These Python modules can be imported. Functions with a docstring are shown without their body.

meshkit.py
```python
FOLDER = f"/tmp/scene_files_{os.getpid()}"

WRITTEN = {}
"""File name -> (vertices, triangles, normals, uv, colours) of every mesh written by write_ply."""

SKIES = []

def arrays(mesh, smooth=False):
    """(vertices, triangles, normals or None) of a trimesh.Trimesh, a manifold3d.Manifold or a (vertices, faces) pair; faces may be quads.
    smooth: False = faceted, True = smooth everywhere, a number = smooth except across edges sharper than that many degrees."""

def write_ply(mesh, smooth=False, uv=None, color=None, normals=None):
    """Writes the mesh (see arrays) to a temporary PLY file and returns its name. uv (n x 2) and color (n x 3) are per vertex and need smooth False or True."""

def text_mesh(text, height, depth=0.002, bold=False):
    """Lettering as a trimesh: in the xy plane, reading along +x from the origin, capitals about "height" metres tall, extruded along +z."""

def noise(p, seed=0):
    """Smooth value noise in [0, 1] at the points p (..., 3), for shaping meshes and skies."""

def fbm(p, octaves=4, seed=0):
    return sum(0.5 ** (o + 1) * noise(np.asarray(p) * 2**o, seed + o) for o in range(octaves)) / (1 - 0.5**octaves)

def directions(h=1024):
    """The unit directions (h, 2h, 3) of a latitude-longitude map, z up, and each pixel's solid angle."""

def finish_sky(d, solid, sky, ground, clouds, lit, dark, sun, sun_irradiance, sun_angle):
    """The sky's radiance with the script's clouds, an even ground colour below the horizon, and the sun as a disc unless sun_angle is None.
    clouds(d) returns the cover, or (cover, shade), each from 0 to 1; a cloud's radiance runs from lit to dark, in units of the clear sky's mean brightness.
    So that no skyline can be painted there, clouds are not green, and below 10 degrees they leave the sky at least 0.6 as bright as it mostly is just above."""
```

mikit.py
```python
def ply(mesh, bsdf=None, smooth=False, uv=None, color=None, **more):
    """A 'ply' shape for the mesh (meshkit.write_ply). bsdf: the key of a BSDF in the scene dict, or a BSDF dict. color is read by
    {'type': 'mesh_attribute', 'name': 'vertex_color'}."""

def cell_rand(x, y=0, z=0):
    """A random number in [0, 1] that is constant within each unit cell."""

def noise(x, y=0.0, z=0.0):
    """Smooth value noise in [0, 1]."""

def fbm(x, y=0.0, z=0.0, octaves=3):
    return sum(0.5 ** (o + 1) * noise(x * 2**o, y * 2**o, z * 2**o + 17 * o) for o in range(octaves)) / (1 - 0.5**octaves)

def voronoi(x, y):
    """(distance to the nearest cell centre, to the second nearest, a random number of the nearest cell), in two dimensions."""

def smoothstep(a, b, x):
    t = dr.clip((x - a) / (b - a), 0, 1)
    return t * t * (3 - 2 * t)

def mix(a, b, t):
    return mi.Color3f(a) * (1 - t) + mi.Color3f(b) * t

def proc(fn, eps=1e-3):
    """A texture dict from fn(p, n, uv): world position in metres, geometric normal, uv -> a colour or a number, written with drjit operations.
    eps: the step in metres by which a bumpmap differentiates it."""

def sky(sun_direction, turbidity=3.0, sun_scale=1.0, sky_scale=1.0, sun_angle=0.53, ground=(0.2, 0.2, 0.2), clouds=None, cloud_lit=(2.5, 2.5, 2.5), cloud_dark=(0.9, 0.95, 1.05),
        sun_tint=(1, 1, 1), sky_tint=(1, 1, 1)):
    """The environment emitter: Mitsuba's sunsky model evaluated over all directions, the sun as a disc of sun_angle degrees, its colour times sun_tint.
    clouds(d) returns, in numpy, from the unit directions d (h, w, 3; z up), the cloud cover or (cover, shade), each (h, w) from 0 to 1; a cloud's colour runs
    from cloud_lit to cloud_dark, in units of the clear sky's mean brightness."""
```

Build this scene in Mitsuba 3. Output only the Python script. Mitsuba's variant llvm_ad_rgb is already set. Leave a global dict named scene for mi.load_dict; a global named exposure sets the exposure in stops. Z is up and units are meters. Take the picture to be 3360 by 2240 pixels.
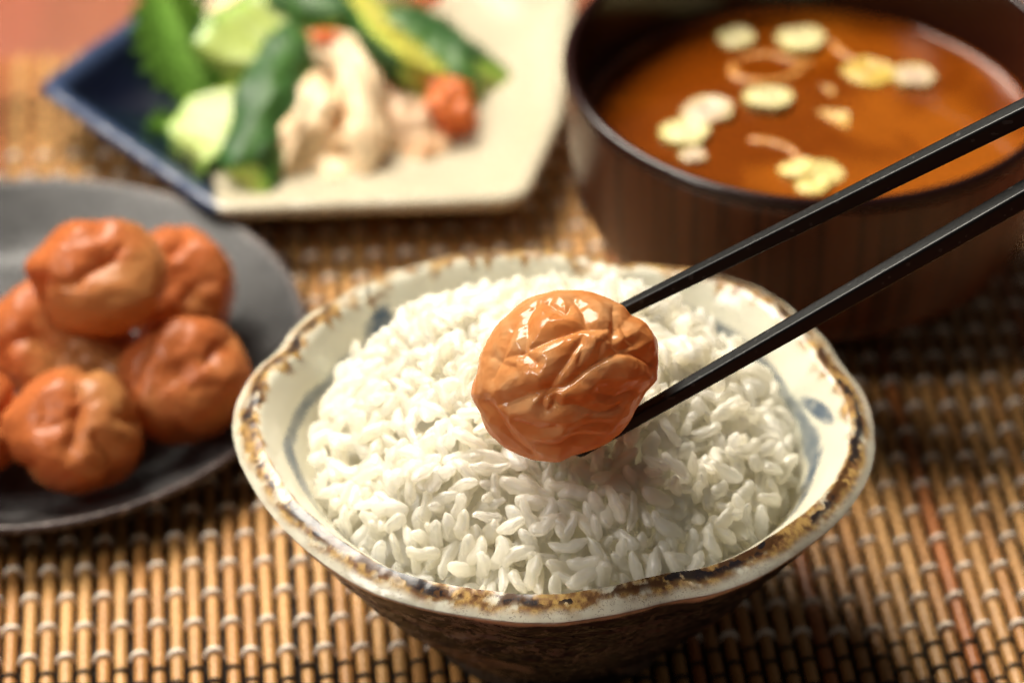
import math
import numpy as np
import trimesh
import drjit as dr
import mitsuba as mi
import mikit
import meshkit
from mikit import proc, noise, fbm, cell_rand, smoothstep, mix
from shapely.geometry import Polygon, LineString, Point

T = mi.ScalarTransform4f
RNG = np.random.default_rng(7)
scene, labels = {}, {}

# ------------------------------------------------------------------ camera, lamps, exposure
exposure = 0.36
PITCH = math.radians(37.5)
CAM = np.array([-0.0078, -0.4762, 0.4387])
FWD = np.array([0, math.cos(PITCH), -math.sin(PITCH)])
UP = np.array([0, math.sin(PITCH), math.cos(PITCH)])
scene['camera'] = {
    'type': 'thinlens', 'fov': 17.83, 'fov_axis': 'x', 'aperture_radius': 0.0060, 'focus_distance': 0.574,
    'near_clip': 0.05, 'far_clip': 6.0,
    'to_world': T().look_at(origin=CAM.tolist(), target=(CAM + FWD).tolist(), up=UP.tolist()),
    'film': {'type': 'hdrfilm', 'width': 1024, 'height': 682},
    'sampler': {'type': 'independent'},
}


def softbox(key, az, el, dist, size, power, tint):
    a, e = math.radians(az), math.radians(el)
    p = np.array([-math.sin(a) * math.cos(e), math.cos(a) * math.cos(e), math.sin(e)]) * dist + [0, 0.04, 0.03]
    scene[key] = {'type': 'rectangle', 'to_world': T().look_at(origin=p.tolist(), target=[0, 0.04, 0.03], up=[0, 0, 1]).scale([size / 2, size / 2, 1]),
                  'emitter': {'type': 'area', 'radiance': {'type': 'rgb', 'value': [power * c for c in tint]}}}


# azimuth: degrees from straight behind the table towards the left
softbox('unseen_softbox_lamp', 35, 55, 1.25, 0.60, 25.0, (1.0, 0.93, 0.81))  # main lamp, out of view, throws the shadows towards the front right
softbox('unseen_softbox_lamp_001', 114, 46, 1.7, 0.42, 17.0, (1.0, 0.95, 0.88))  # out of view, placed to light the held plum and the rice front
labels['unseen_softbox_lamp'] = {'label': 'unseen bright softbox lamp behind and left of the table, giving the main light', 'category': 'lamp'}
labels['unseen_softbox_lamp_001'] = {'label': 'unseen weaker softbox lamp in front and left of the table, lighting the held plum and the rice front', 'category': 'lamp'}
scene['room_light'] = {'type': 'constant', 'radiance': {'type': 'rgb', 'value': [0.048, 0.044, 0.039]}}


# ------------------------------------------------------------------ materials
def rgb(*c):
    return {'type': 'rgb', 'value': list(c)}


def principled(color, rough=0.4, spec=0.5, two=True, **k):
    d = {'type': 'principled', 'base_color': color, 'roughness': rough, 'specular': spec, **k}
    return {'type': 'twosided', 'bsdf': d} if two else d


VCOL = {'type': 'mesh_attribute', 'name': 'vertex_color'}
CY = 0.005   # the rice bowl's centre along y


def wood_table(p, n, uv):
    g = fbm(p.x * 90 + 3 * fbm(p.x * 12, p.y * 2.0), p.y * 3.0, 0, 4)
    line = smoothstep(0.62, 0.75, noise(p.x * 45 + 7, p.y * 1.2))
    return mix(mix((0.19, 0.050, 0.021), (0.27, 0.084, 0.036), g), (0.24, 0.055, 0.025), line * 0.7)


scene['mat_table'] = principled(proc(wood_table), 0.35, 0.5)


def bamboo(p, n, uv):
    i = dr.floor(uv.x)
    t, t2 = cell_rand(i, 3, 1), cell_rand(i, 5, 2)
    base = mix((0.40, 0.182, 0.052), (0.52, 0.280, 0.095), t)
    base = dr.select(t2 > 0.84, mi.Color3f(0.37, 0.125, 0.033), base)
    g = fbm((uv.x - i) * 26 + i * 3.7, uv.y * 40, i, 3)
    s = noise(uv.y * 9 + i * 13, i)
    return base * (0.74 + 0.42 * g) * (0.86 + 0.28 * s)


scene['mat_bamboo'] = principled(proc(bamboo), 0.38, 0.5)
scene['mat_white_thread'] = principled(rgb(0.86, 0.77, 0.66), 0.8, 0.2)
scene['mat_backing'] = principled(rgb(0.022, 0.014, 0.010), 0.8, 0.2)
scene['mat_black_thread'] = principled(rgb(0.018, 0.016, 0.016), 0.7, 0.3)

# rice bowl glaze: uv.x = turn around the bowl, uv.y = s along the profile (see bowl())
S_CREST, S_LIP, S_END = 0.42, 0.36, 1.0


def ellipse_mark(phi, s, p0, s0, a, b, rot):
    c, r = math.cos(rot), math.sin(rot)
    x, y = (phi - p0) * 0.049 / 1.35, (s - s0) / 1.35
    x, y = x * c + y * r, -x * r + y * c
    return dr.sqrt(dr.square(x / a) + dr.square(y / b))


def glaze(p, n, uv):
    phi = dr.atan2(p.y - CY, p.x)
    r = dr.sqrt(dr.square(p.x) + dr.square(p.y - CY))
    s = uv.y * 0.12                       # metres along the profile from the foot to the middle of the inside
    cx, sx = dr.cos(phi), dr.sin(phi)
    # cream glaze, a little uneven
    tint = fbm(cx * 9 + 5, sx * 9, s * 160, 4)
    col = mix((0.53, 0.51, 0.41), (0.60, 0.565, 0.445), tint)
    col = mix(col, (0.58, 0.59, 0.50), smoothstep(0.5, 0.8, fbm(cx * 5 + 1, sx * 5 + 9, s * 60, 3)) * 0.5)
    # outside: dark bark-like body under the lip
    edge = 0.0496 + 0.0040 * (fbm(cx * 6 + 3, sx * 6, 1, 3) - 0.5) + 0.0004 * (noise(cx * 60, sx * 60) - 0.5)
    body = 1 - smoothstep(edge - 0.0006, edge + 0.0006, s)
    w = fbm(phi * 9 + 5 * fbm(phi * 7, s * 150, 0, 3), s * 190 + 2.2 * phi, 3, 4)
    w2 = fbm(phi * 34 + 6 * w, s * 620, 5, 4)
    bark = mix((0.004, 0.006, 0.011), (0.012, 0.013, 0.017), w2)
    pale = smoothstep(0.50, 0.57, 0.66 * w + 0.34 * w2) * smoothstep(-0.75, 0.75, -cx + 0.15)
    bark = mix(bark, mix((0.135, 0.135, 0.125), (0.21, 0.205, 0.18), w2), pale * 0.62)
    bark = mix(bark, (0.012, 0.012, 0.014), smoothstep(0.56, 0.62, fbm(phi * 60, s * 900 + 5 * w, 8, 3)) * 0.8)
    brush2 = smoothstep(0.58, 0.64, noise(phi * 2.2 + 1.3, s * 130 + 2 * phi)) * smoothstep(0.030, 0.020, s)
    bark = mix(bark, (0.17, 0.14, 0.11), brush2 * 0.6)
    col = mix(col, (0.27, 0.25, 0.20), smoothstep(edge + 0.0022, edge + 0.0001, s) * 0.85)  # shading under the lip, painted into the glaze above the dark body
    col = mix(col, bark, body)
    # iron-brown mottling along the lip
    sc = s - 0.0565                       # 0 at the crest, negative on the outside
    wob = 0.0016 * (noise(cx * 14 + 2, sx * 14 + 2) - 0.5)
    n1 = fbm(cx * 30 + 7, sx * 30, s * 420, 4)
    n2 = fbm(cx * 55 + 1, sx * 55, s * 620, 4)
    drip = noise(phi * 34, 1.7)
    inner = 0.0016 + 0.0042 * smoothstep(0.35, 0.95, drip) * smoothstep(-0.2, 0.9, sx + 0.6 * noise(phi * 3))
    band = smoothstep(-0.0046, -0.0024, sc + wob) * (1 - smoothstep(inner * 0.4, inner, sc + wob))
    n3 = fbm(phi * 11 + 0.6 * n1, s * 380, 6, 3)
    amt = band * smoothstep(0.30, 0.52, 0.42 * n1 + 0.22 * n2 + 0.36 * n3 + 0.12 * (noise(cx * 6 + 11, sx * 6) - 0.4))
    gold = mix((0.42, 0.25, 0.070), (0.17, 0.072, 0.020), smoothstep(0.3, 0.7, n2))
    col = mix(col, gold, amt * 0.95)
    core = smoothstep(-0.0030, -0.0012, sc + wob) * (1 - smoothstep(0.0000, 0.0010, sc + 1.6 * wob))
    wp = phi + 0.05 * (n1 - 0.5) * 4
    dk = core * smoothstep(0.42, 0.56, 0.78 * fbm(wp * 7 + 2, s * 330, 2, 3) + 0.22 * n2)
    col = mix(col, (0.060, 0.024, 0.009), dk * 0.95)
    blot = core * smoothstep(0.54, 0.60, 0.80 * fbm(wp * 9 + 13, s * 480 + 4 + 1.5 * n1, 7, 2) + 0.20 * n2)
    col = mix(col, (0.012, 0.010, 0.014), blot * 0.95)
    speck = smoothstep(0.70, 0.78, noise(phi * 260, s * 4400)) * smoothstep(-0.0062, -0.004, sc) * (1 - smoothstep(-0.0018, 0.0, sc))
    col = mix(col, (0.10, 0.045, 0.016), speck * smoothstep(0.45, 0.6, n1 + 0.1) * 0.4)
    # blue-grey brushed line and leaves on the inside
    brush = fbm(phi * 24, s * 700, 8, 3)
    sl = 0.0668 + 0.0009 * dr.sin(phi * 3 + 1) + 0.0008 * (noise(phi * 6, 4) - 0.5)
    wdt = 0.00105 + 0.0013 * smoothstep(0.55, 0.9, noise(phi * 5 + 20, 2)) + 0.0003 * noise(phi * 40, 3)
    ln = 1 - smoothstep(wdt * 0.6, wdt * 1.5, dr.abs(s - sl))
    bead = 0.45 + 0.55 * noise(phi * 22, 9)
    col = mix(col, (0.060, 0.090, 0.125), ln * (0.45 + 0.55 * bead) * (0.7 + 0.3 * brush))
    for p0, s0, a, b, rot, k in ((2.36, 0.0645, 0.0036, 0.0022, 0.5, 1.0), (2.28, 0.0682, 0.0032, 0.0020, -0.4, 1.0), (-2.95, 0.0672, 0.0064, 0.0013, 0.12, 0.75),
                                 (-2.55, 0.0682, 0.0050, 0.0010, -0.1, 0.8), (0.12, 0.0634, 0.0046, 0.0012, 0.35, 0.95), (-0.16, 0.0672, 0.0040, 0.0012, -0.5, 0.8),
                                 (0.90, 0.0682, 0.0042, 0.0014, 0.3, 0.8), (1.02, 0.0655, 0.0030, 0.0012, -0.3, 0.7), (1.36, 0.0664, 0.0035, 0.0010, 0.5, 0.75), (1.30, 0.0640, 0.0012, 0.0030, 0.4, 0.55)):
        d = phi - p0
        e = ellipse_mark(dr.select(d > math.pi, phi - 2 * math.pi, dr.select(d < -math.pi, phi + 2 * math.pi, phi)), s, p0, s0, a, b, rot)
        m = 1 - smoothstep(0.75, 1.15, e + 0.35 * (brush - 0.5))
        col = mix(col, (0.055, 0.085, 0.125), m * k * (0.65 + 0.35 * smoothstep(0.3, 0.6, brush)))
    return col


def glaze_bump(p, n, uv):
    s = uv.y * 0.12
    phi = dr.atan2(p.y - CY, p.x)
    body = 1 - smoothstep(0.0475, 0.0505, s)
    b = fbm(phi * 16 + 4 * fbm(phi * 7, s * 150, 0, 3), s * 420 + 2 * phi, 3, 4) * 0.0008 + fbm(phi * 40, s * 1500, 2, 3) * 0.0002
    return b * body + (1 - body) * 0.00007 * fbm(p.x * 420, p.y * 420, p.z * 420, 3)


def glaze_rough(p, n, uv):
    sc = uv.y * 0.12 - 0.0565
    m = smoothstep(-0.0045, -0.0025, sc) * (1 - smoothstep(0.0006, 0.0020, sc))
    return 0.17 + 0.10 * m * smoothstep(0.25, 0.6, fbm(p.x * 500, p.y * 500, p.z * 500, 2))


scene['mat_glaze'] = {'type': 'twosided', 'bsdf': {'type': 'bumpmap', 'arbitrary': proc(glaze_bump, 2e-4), 'scale': 1.0,
                                                   'bsdf': {'type': 'principled', 'base_color': proc(glaze), 'roughness': proc(glaze_rough), 'specular': 0.35, 'clearcoat': 0.0, 'clearcoat_gloss': 0.95}}}


def flesh(color, trans, rough, thin_share, coat=0.6, spec=0.5):
    """A translucent, moist food surface: part scattered straight back with a wet gloss, part let through."""
    return {'type': 'blendbsdf', 'weight': thin_share,
            'a': {'type': 'twosided', 'bsdf': {'type': 'principled', 'base_color': color, 'roughness': rough, 'specular': spec, 'clearcoat': coat, 'clearcoat_gloss': 0.95}},
            'b': {'type': 'principledthin', 'base_color': color, 'roughness': 0.5, 'diff_trans': trans, 'spec_trans': 0.0}}


def rice_color(p, n, uv):
    g = cell_rand(dr.floor(uv.x), 2, 4)
    return mix((0.998, 0.969, 0.872), (0.999, 0.983, 0.928), g)


scene['mat_rice'] = {'type': 'blendbsdf', 'weight': 0.945,
                     'a': {'type': 'twosided', 'bsdf': {'type': 'roughconductor', 'material': 'none', 'alpha': 0.13, 'distribution': 'ggx'}},
                     'b': {'type': 'principledthin', 'base_color': proc(rice_color), 'roughness': 0.5, 'diff_trans': 1.36, 'spec_trans': 0.0}}
scene['mat_plum'] = flesh(VCOL, 1.1, 0.17, 0.60, 0.7, 0.6)
scene['mat_plum_dull'] = flesh(VCOL, 1.1, 0.34, 0.62, 0.35, 0.5)
scene['mat_food'] = flesh(VCOL, 0.7, 0.35, 0.25, 0.4)
scene['mat_skin'] = principled(VCOL, 0.5, 0.35)
scene['mat_leaf'] = {'type': 'principledthin', 'base_color': VCOL, 'roughness': 0.4, 'diff_trans': 0.7, 'spec_trans': 0.0}


def black_lacquer(p, n, uv):
    sp = smoothstep(0.83, 0.86, noise(p.x * 900, p.y * 900, p.z * 900))
    return mix((0.005, 0.005, 0.005), (0.22, 0.22, 0.21), sp * 0.10)


scene['mat_chopstick'] = principled(proc(black_lacquer), 0.36, 0.20)


def dark_clay(p, n, uv):
    a = fbm(p.x * 130, p.y * 130, p.z * 130, 4)
    r = dr.sqrt(dr.square(p.x + 0.1132) + dr.square(p.y - 0.0775))
    rim = smoothstep(0.0596, 0.0608, r + 0.0008 * (noise(p.x * 700, p.y * 700) - 0.5))
    sp = smoothstep(0.66, 0.76, noise(p.x * 1300, p.y * 1300, p.z * 900))
    c = mix((0.006, 0.006, 0.006), (0.030, 0.029, 0.029), smoothstep(0.32, 0.68, a))
    c = mix(c, (0.045, 0.024, 0.020), rim * (0.5 + 0.5 * a))
    return mix(c, (0.30, 0.24, 0.21), sp * rim * 0.45 + sp * 0.04)


scene['mat_dark_clay'] = principled(proc(dark_clay), 0.42, 0.38)


def salad_glaze(p, n, uv):
    # straight join between the two glazes, from (-0.0737, 0.114) towards (-0.0955, 0.222)
    d = (p.x + 0.0740) * 0.980 + (p.y - 0.123) * 0.198 + 0.0012 * (noise(p.x * 200, p.y * 200) - 0.5)
    d = d - 0.0020 * smoothstep(0.0150, 0.0105, p.z)
    cream = mix((0.41, 0.36, 0.255), (0.475, 0.42, 0.305), fbm(p.x * 60, p.y * 60, p.z * 60, 3))
    thin = smoothstep(0.0151, 0.0173, p.z)
    blue = mix((0.002, 0.0035, 0.012), (0.035, 0.055, 0.115), thin * 0.85)
    blue = mix(blue, (0.006, 0.014, 0.024), smoothstep(0.4, 0.7, fbm(p.x * 50, p.y * 50, 0, 3)) * 0.6 * (1 - thin))
    return mix(blue, cream, smoothstep(-0.0006, 0.0006, d))


scene['mat_salad_glaze'] = principled(proc(salad_glaze), 0.25, 0.4)


def soup_wood(p, n, uv):
    phi = dr.atan2(p.y - 0.1170, p.x - 0.0574)
    g = fbm(phi * 60, p.z * 14, 1, 3)
    g2 = smoothstep(0.5, 0.72, noise(phi * 85 + 1.5 * noise(phi * 7, p.z * 25), p.z * 9))
    c = mix((0.045, 0.012, 0.004), (0.085, 0.024, 0.008), g)
    return mix(c, (0.018, 0.007, 0.004), g2 * 0.85)


scene['mat_soup_wood'] = principled(proc(soup_wood), 0.35, 0.4, clearcoat=0.25)
scene['mat_lacquer'] = principled(rgb(0.014, 0.004, 0.0035), 0.2, 0.35)


def soup_color(p, n, uv):
    m = smoothstep(0.3, 0.75, fbm(p.x * 50 + 2 * fbm(p.x * 40, p.y * 40, 3, 2), p.y * 50, 0, 4))
    return mix((0.135, 0.027, 0.0015), (0.245, 0.062, 0.004), m)


scene['mat_soup'] = principled(proc(soup_color), 0.06, 0.35)


# ------------------------------------------------------------------ helpers
def entry(key, mesh, mat, smooth=30, uv=None, color=None, label=None, category=None, group=None, kind=None):
    scene[key] = mikit.ply(mesh, mat, smooth=smooth, uv=uv, color=color)
    d = {k: v for k, v in dict(label=label, category=category, group=group, kind=kind).items() if v}
    if d:
        labels[key] = d


def thing(key, label, category, group=None):
    labels[key] = {'label': label, 'category': category}
    if group:
        labels[key]['group'] = group


def num(name, i):
    return name if i == 0 else f'{name}_{i:03d}'


def grid_faces(nr, nc, wrap=True):
    i, j = np.meshgrid(np.arange(nr - 1), np.arange(nc if wrap else nc - 1), indexing='ij')
    a, b = i * nc + j, i * nc + (j + 1) % nc
    c, d = a + nc, b + nc
    return np.vstack([np.stack([a, b, d], -1).reshape(-1, 3), np.stack([a, d, c], -1).reshape(-1, 3)])


def resample(pts, n):
    """n points evenly along a Catmull-Rom curve through pts."""
    p = np.asarray(pts, float)
    q = np.vstack([2 * p[0] - p[1], p, 2 * p[-1] - p[-2]])
    out = []
    for i in range(1, len(q) - 2):
        t = np.linspace(0, 1, 24, endpoint=False)[:, None]
        a, b, c, d = q[i - 1], q[i], q[i + 1], q[i + 2]
        out.append(0.5 * (2 * b + (c - a) * t + (2 * a - 5 * b + 4 * c - d) * t**2 + (3 * b - a - 3 * c + d) * t**3))
    out = np.vstack(out + [p[-1:]])
    L = np.r_[0, np.cumsum(np.linalg.norm(np.diff(out, axis=0), axis=1))]
    s = np.linspace(0, L[-1], n)
    return np.stack([np.interp(s, L, out[:, k]) for k in range(out.shape[1])], 1), s


def sweep(path, radii, sides=10, flat=(1.0, 1.0), up=(0, 0, 1), square=0.0, cap=True):
    """A closed tube along the path; radii per point; flat scales the two cross-section axes; square in 0..1 squares the section."""
    p = np.asarray(path, float)
    t = np.gradient(p, axis=0)
    t /= np.linalg.norm(t, axis=1, keepdims=True)
    a = np.cross(t, np.asarray(up, float))
    a /= np.linalg.norm(a, axis=1, keepdims=True) + 1e-12
    b = np.cross(a, t)
    ang = np.arange(sides) * 2 * np.pi / sides
    c, s = np.cos(ang), np.sin(ang)
    if square:
        k = (np.abs(c)**(2 + 8 * square) + np.abs(s)**(2 + 8 * square))**(-1 / (2 + 8 * square))
        c, s = c * k, s * k
    r = np.broadcast_to(radii, (len(p),))
    v = p[:, None] + r[:, None, None] * (flat[0] * c[None, :, None] * a[:, None] + flat[1] * s[None, :, None] * b[:, None])
    f = grid_faces(len(p), sides)
    v = v.reshape(-1, 3)
    if cap:
        n = len(v)
        v = np.vstack([v, p[0], p[-1]])
        j = np.arange(sides)
        f = np.vstack([f, np.stack([(j + 1) % sides, j, 0 * j + n], 1), np.stack([(len(p) - 1) * sides + j, (len(p) - 1) * sides + (j + 1) % sides, 0 * j + n + 1], 1)])
    m = trimesh.Trimesh(v, f, process=False)
    if m.volume < 0:
        m.faces = m.faces[:, ::-1]
    return m


# ------------------------------------------------------------------ the table
entry('table', trimesh.Trimesh([[-1.2, -0.7, 0], [1.2, -0.7, 0], [1.2, 1.3, 0], [-1.2, 1.3, 0]], [[0, 1, 2], [0, 2, 3]], process=False), 'mat_table', False,
      label='reddish brown wooden table top under the mat', kind='structure')

# ------------------------------------------------------------------ bamboo mat
YAW = math.radians(5.4)
E1, E2 = np.array([math.cos(YAW), math.sin(YAW)]), np.array([-math.sin(YAW), math.cos(YAW)])
PITCH_X, SKEW = 0.0036, -0.043
thing('bamboo_mat', 'tan bamboo place mat of round sticks bound with white and black thread', 'place mat')
K0, K1 = -45, 42
uvs = {}
for idx, k in enumerate(range(K0, K1)):
    rg = np.random.default_rng(1000 + k)
    x = (k + 0.55) * PITCH_X + rg.normal(0, 0.00008)
    y0, y1 = -0.050 + SKEW * x + rg.normal(0, 0.0006), 0.2145 + SKEW * x + rg.normal(0, 0.0006)
    n = 34
    yy = np.linspace(y0, y1, n)
    ctr = np.stack([x + 0.00016 * (meshkit.noise(np.stack([yy * 25, 0 * yy + k, 0 * yy], -1)) - 0.5), yy, 0.00155 + 0.0002 * (meshkit.noise(np.stack([yy * 18, 0 * yy + k, 0 * yy + 5], -1)) - 0.5)], 1)
    w = 0.00128 * rg.uniform(0.92, 1.07)
    m = sweep(ctr, np.full(n, w), 12, (1.0, 1.05), square=0.06)
    v = np.array(m.vertices)
    ang = np.tile(np.arange(12) / 12, n)
    uv = np.stack([500 + k + 0.02 + 0.9 * np.r_[ang, 0.5, 0.5], np.r_[np.repeat(yy, 12), y0, y1] * 10], 1)
    xy = v[:, :1] * E1 + v[:, 1:2] * E2
    m = trimesh.Trimesh(np.c_[xy, v[:, 2]], m.faces, process=False)
    entry(num('bamboo_mat__stick', idx), m, 'mat_bamboo', True, uv=uv)


bx = np.array([(K0 + 0.1) * PITCH_X, (K1 - 0.1) * PITCH_X])
bk_v = [[x, y + SKEW * x, z] for z in (0.00015, 0.00035) for x, y in ((bx[0], -0.026), (bx[1], -0.026), (bx[1], 0.199), (bx[0], 0.199))]
bk_v = np.array(bk_v)
bk_m = trimesh.Trimesh(np.c_[bk_v[:, :1] * E1 + bk_v[:, 1:2] * E2, bk_v[:, 2]], trimesh.creation.box().faces, process=False)
bk_m = trimesh.convex.convex_hull(bk_m.vertices)
entry('bamboo_mat__backing_cloth', bk_m, 'mat_backing', False)


def thread_row(along, parity, r, mat, key, lift):
    pts, rad = [], []
    rg = np.random.default_rng(int(along * 1e5) % 99991)
    for k in range(K0, K1):
        x = (k + 0.55) * PITCH_X
        over = (k + parity) % 2 == 0
        z = 0.00155
        h = 0.0015 + lift
        jit = rg.normal(0, 0.00012)
        if over:
            for dx, dz in ((-0.46, 0.05), (-0.36, 0.62), (-0.2, 0.94), (0.0, 1.0), (0.2, 0.94), (0.36, 0.62), (0.46, 0.05)):
                pts.append((x + dx * PITCH_X, along + SKEW * x + jit + 0.00015 * dx, z + h * dz))
                rad.append(r * (0.72 + 0.42 * max(dz, 0)) * rg.uniform(0.92, 1.08))
        else:
            for dx, dz in ((-0.3, -0.75), (0.0, -0.9), (0.3, -0.75)):
                pts.append((x + dx * PITCH_X, along + SKEW * x, max(z + h * dz, r * 0.75)))
                rad.append(r * 0.7)
    p = np.array(pts)
    m = sweep(p, np.array(rad), 8)
    v = np.array(m.vertices)
    entry(key, trimesh.Trimesh(np.c_[v[:, :1] * E1 + v[:, 1:2] * E2, v[:, 2]], m.faces, process=False), mat, True)


for k in range(21):
    thread_row(-0.0042 + 0.0087 * k, k + 1, 0.00052, 'mat_white_thread', num('bamboo_mat__white_thread', k), 0.00026)
for k, a in enumerate([-0.0088 - 0.0036 * i for i in range(5)] + [0.1795 + 0.0038 * i for i in range(5)]):
    thread_row(a, k, 0.00034, 'mat_black_thread', num('bamboo_mat__black_thread', k), 0.00018)

# ------------------------------------------------------------------ rice bowl
FOUR = [57.74, -0.0, 4.99, 2.23, 0.15, 0.59, 0.4, -0.08, -0.04, -0.55, -0.22, 0.27, -0.45, 0.23, 0.08, 0.3, 0.12, -0.1, 0.02, -0.13, -0.1, 0.0, 0.07]


def rim_radius(a):
    """Outer lip radius about the origin, as thrown by hand: an uneven, softly notched ring."""
    r = np.full_like(a, FOUR[0])
    for k in range(1, 12):
        r = r + FOUR[2 * k - 1] * np.cos(k * a) + FOUR[2 * k] * np.sin(k * a)
    for deg, dep, wid in ((153.7, 1.1, 4.5), (133.8, 0.9, 3.5), (76.4, 1.1, 5.0), (21.5, 0.7, 4.0), (-66, 0.5, 5.0), (100, 0.3, 4), (48, -0.2, 6)):
        d = (np.degrees(a) - deg + 180) % 360 - 180
        r = r - dep * np.exp(-(d / wid)**2)
    return r / 1000


NPH = 720
PHI = np.arange(NPH) * 2 * np.pi / NPH
# radius about the bowl's own centre (0, CY)
a_tab = np.linspace(-np.pi, np.pi, 4001)
rx, ry = rim_radius(a_tab) * np.cos(a_tab), rim_radius(a_tab) * np.sin(a_tab) - CY
o = np.argsort(np.arctan2(ry, rx))
RIM = np.interp((PHI + np.pi) % (2 * np.pi) - np.pi, np.arctan2(ry, rx)[o], np.hypot(rx, ry)[o], period=2 * np.pi)
# profile: (radius, height, how far the rim's unevenness reaches)
PROF = [(0.0, 0.0030, 0), (0.0225, 0.0030, 0), (0.0232, 0.0012, 0), (0.0262, 0.0010, 0), (0.0268, 0.0028, 0), (0.0262, 0.0075, 0), (0.0290, 0.0105, 0.05), (0.0345, 0.0165, 0.15),
        (0.0412, 0.0250, 0.3), (0.0470, 0.0335, 0.5), (0.0515, 0.0405, 0.7), (0.0545, 0.0450, 0.85), (0.0564, 0.0482, 0.95), (0.0574, 0.0497, 1), (0.0578, 0.0509, 1), (0.0575, 0.0520, 1), (0.0566, 0.0530, 1),
        (0.0556, 0.0537, 1), (0.0547, 0.0539, 1), (0.0538, 0.0535, 1), (0.0519, 0.0517, 1), (0.0494, 0.0488, 0.95), (0.0468, 0.0448, 0.85), (0.0434, 0.0390, 0.6), (0.0390, 0.0310, 0.4), (0.0330, 0.0225, 0.2), (0.0240, 0.0150, 0.1), (0.012, 0.0112, 0), (0.0, 0.0105, 0)]
pf, sl = resample(np.array(PROF), 240)
# the lip's crest must lie at s = 0.0565 m and the whole profile map onto 0.12 m
i_c = int(np.argmax(pf[:, 1]))
ss = np.r_[np.linspace(0, 1, i_c + 1) * 0, 0]
seg = np.r_[0, np.cumsum(np.hypot(np.diff(pf[:, 0]), np.diff(pf[:, 1])))]
s_m = np.where(seg <= seg[i_c], 0.0565 + (seg - seg[i_c]), 0.0565 + (seg - seg[i_c]))
s_m = s_m - 0.0
uv_s = s_m / 0.12
P, R = np.meshgrid(PHI, np.arange(240))
rad = pf[R, 0] + pf[R, 2] * (RIM[np.arange(NPH)][None, :] - 0.0577)
zz = pf[R, 1].copy()
X, Y = rad * np.cos(P), rad * np.sin(P)
lipw = np.exp(-((s_m - 0.0555) / 0.005)**2)[:, None]
bodyw = (1 / (1 + np.exp((s_m - 0.0445) / 0.0008)))[:, None] * (s_m > -0.03)[:, None]
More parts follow.
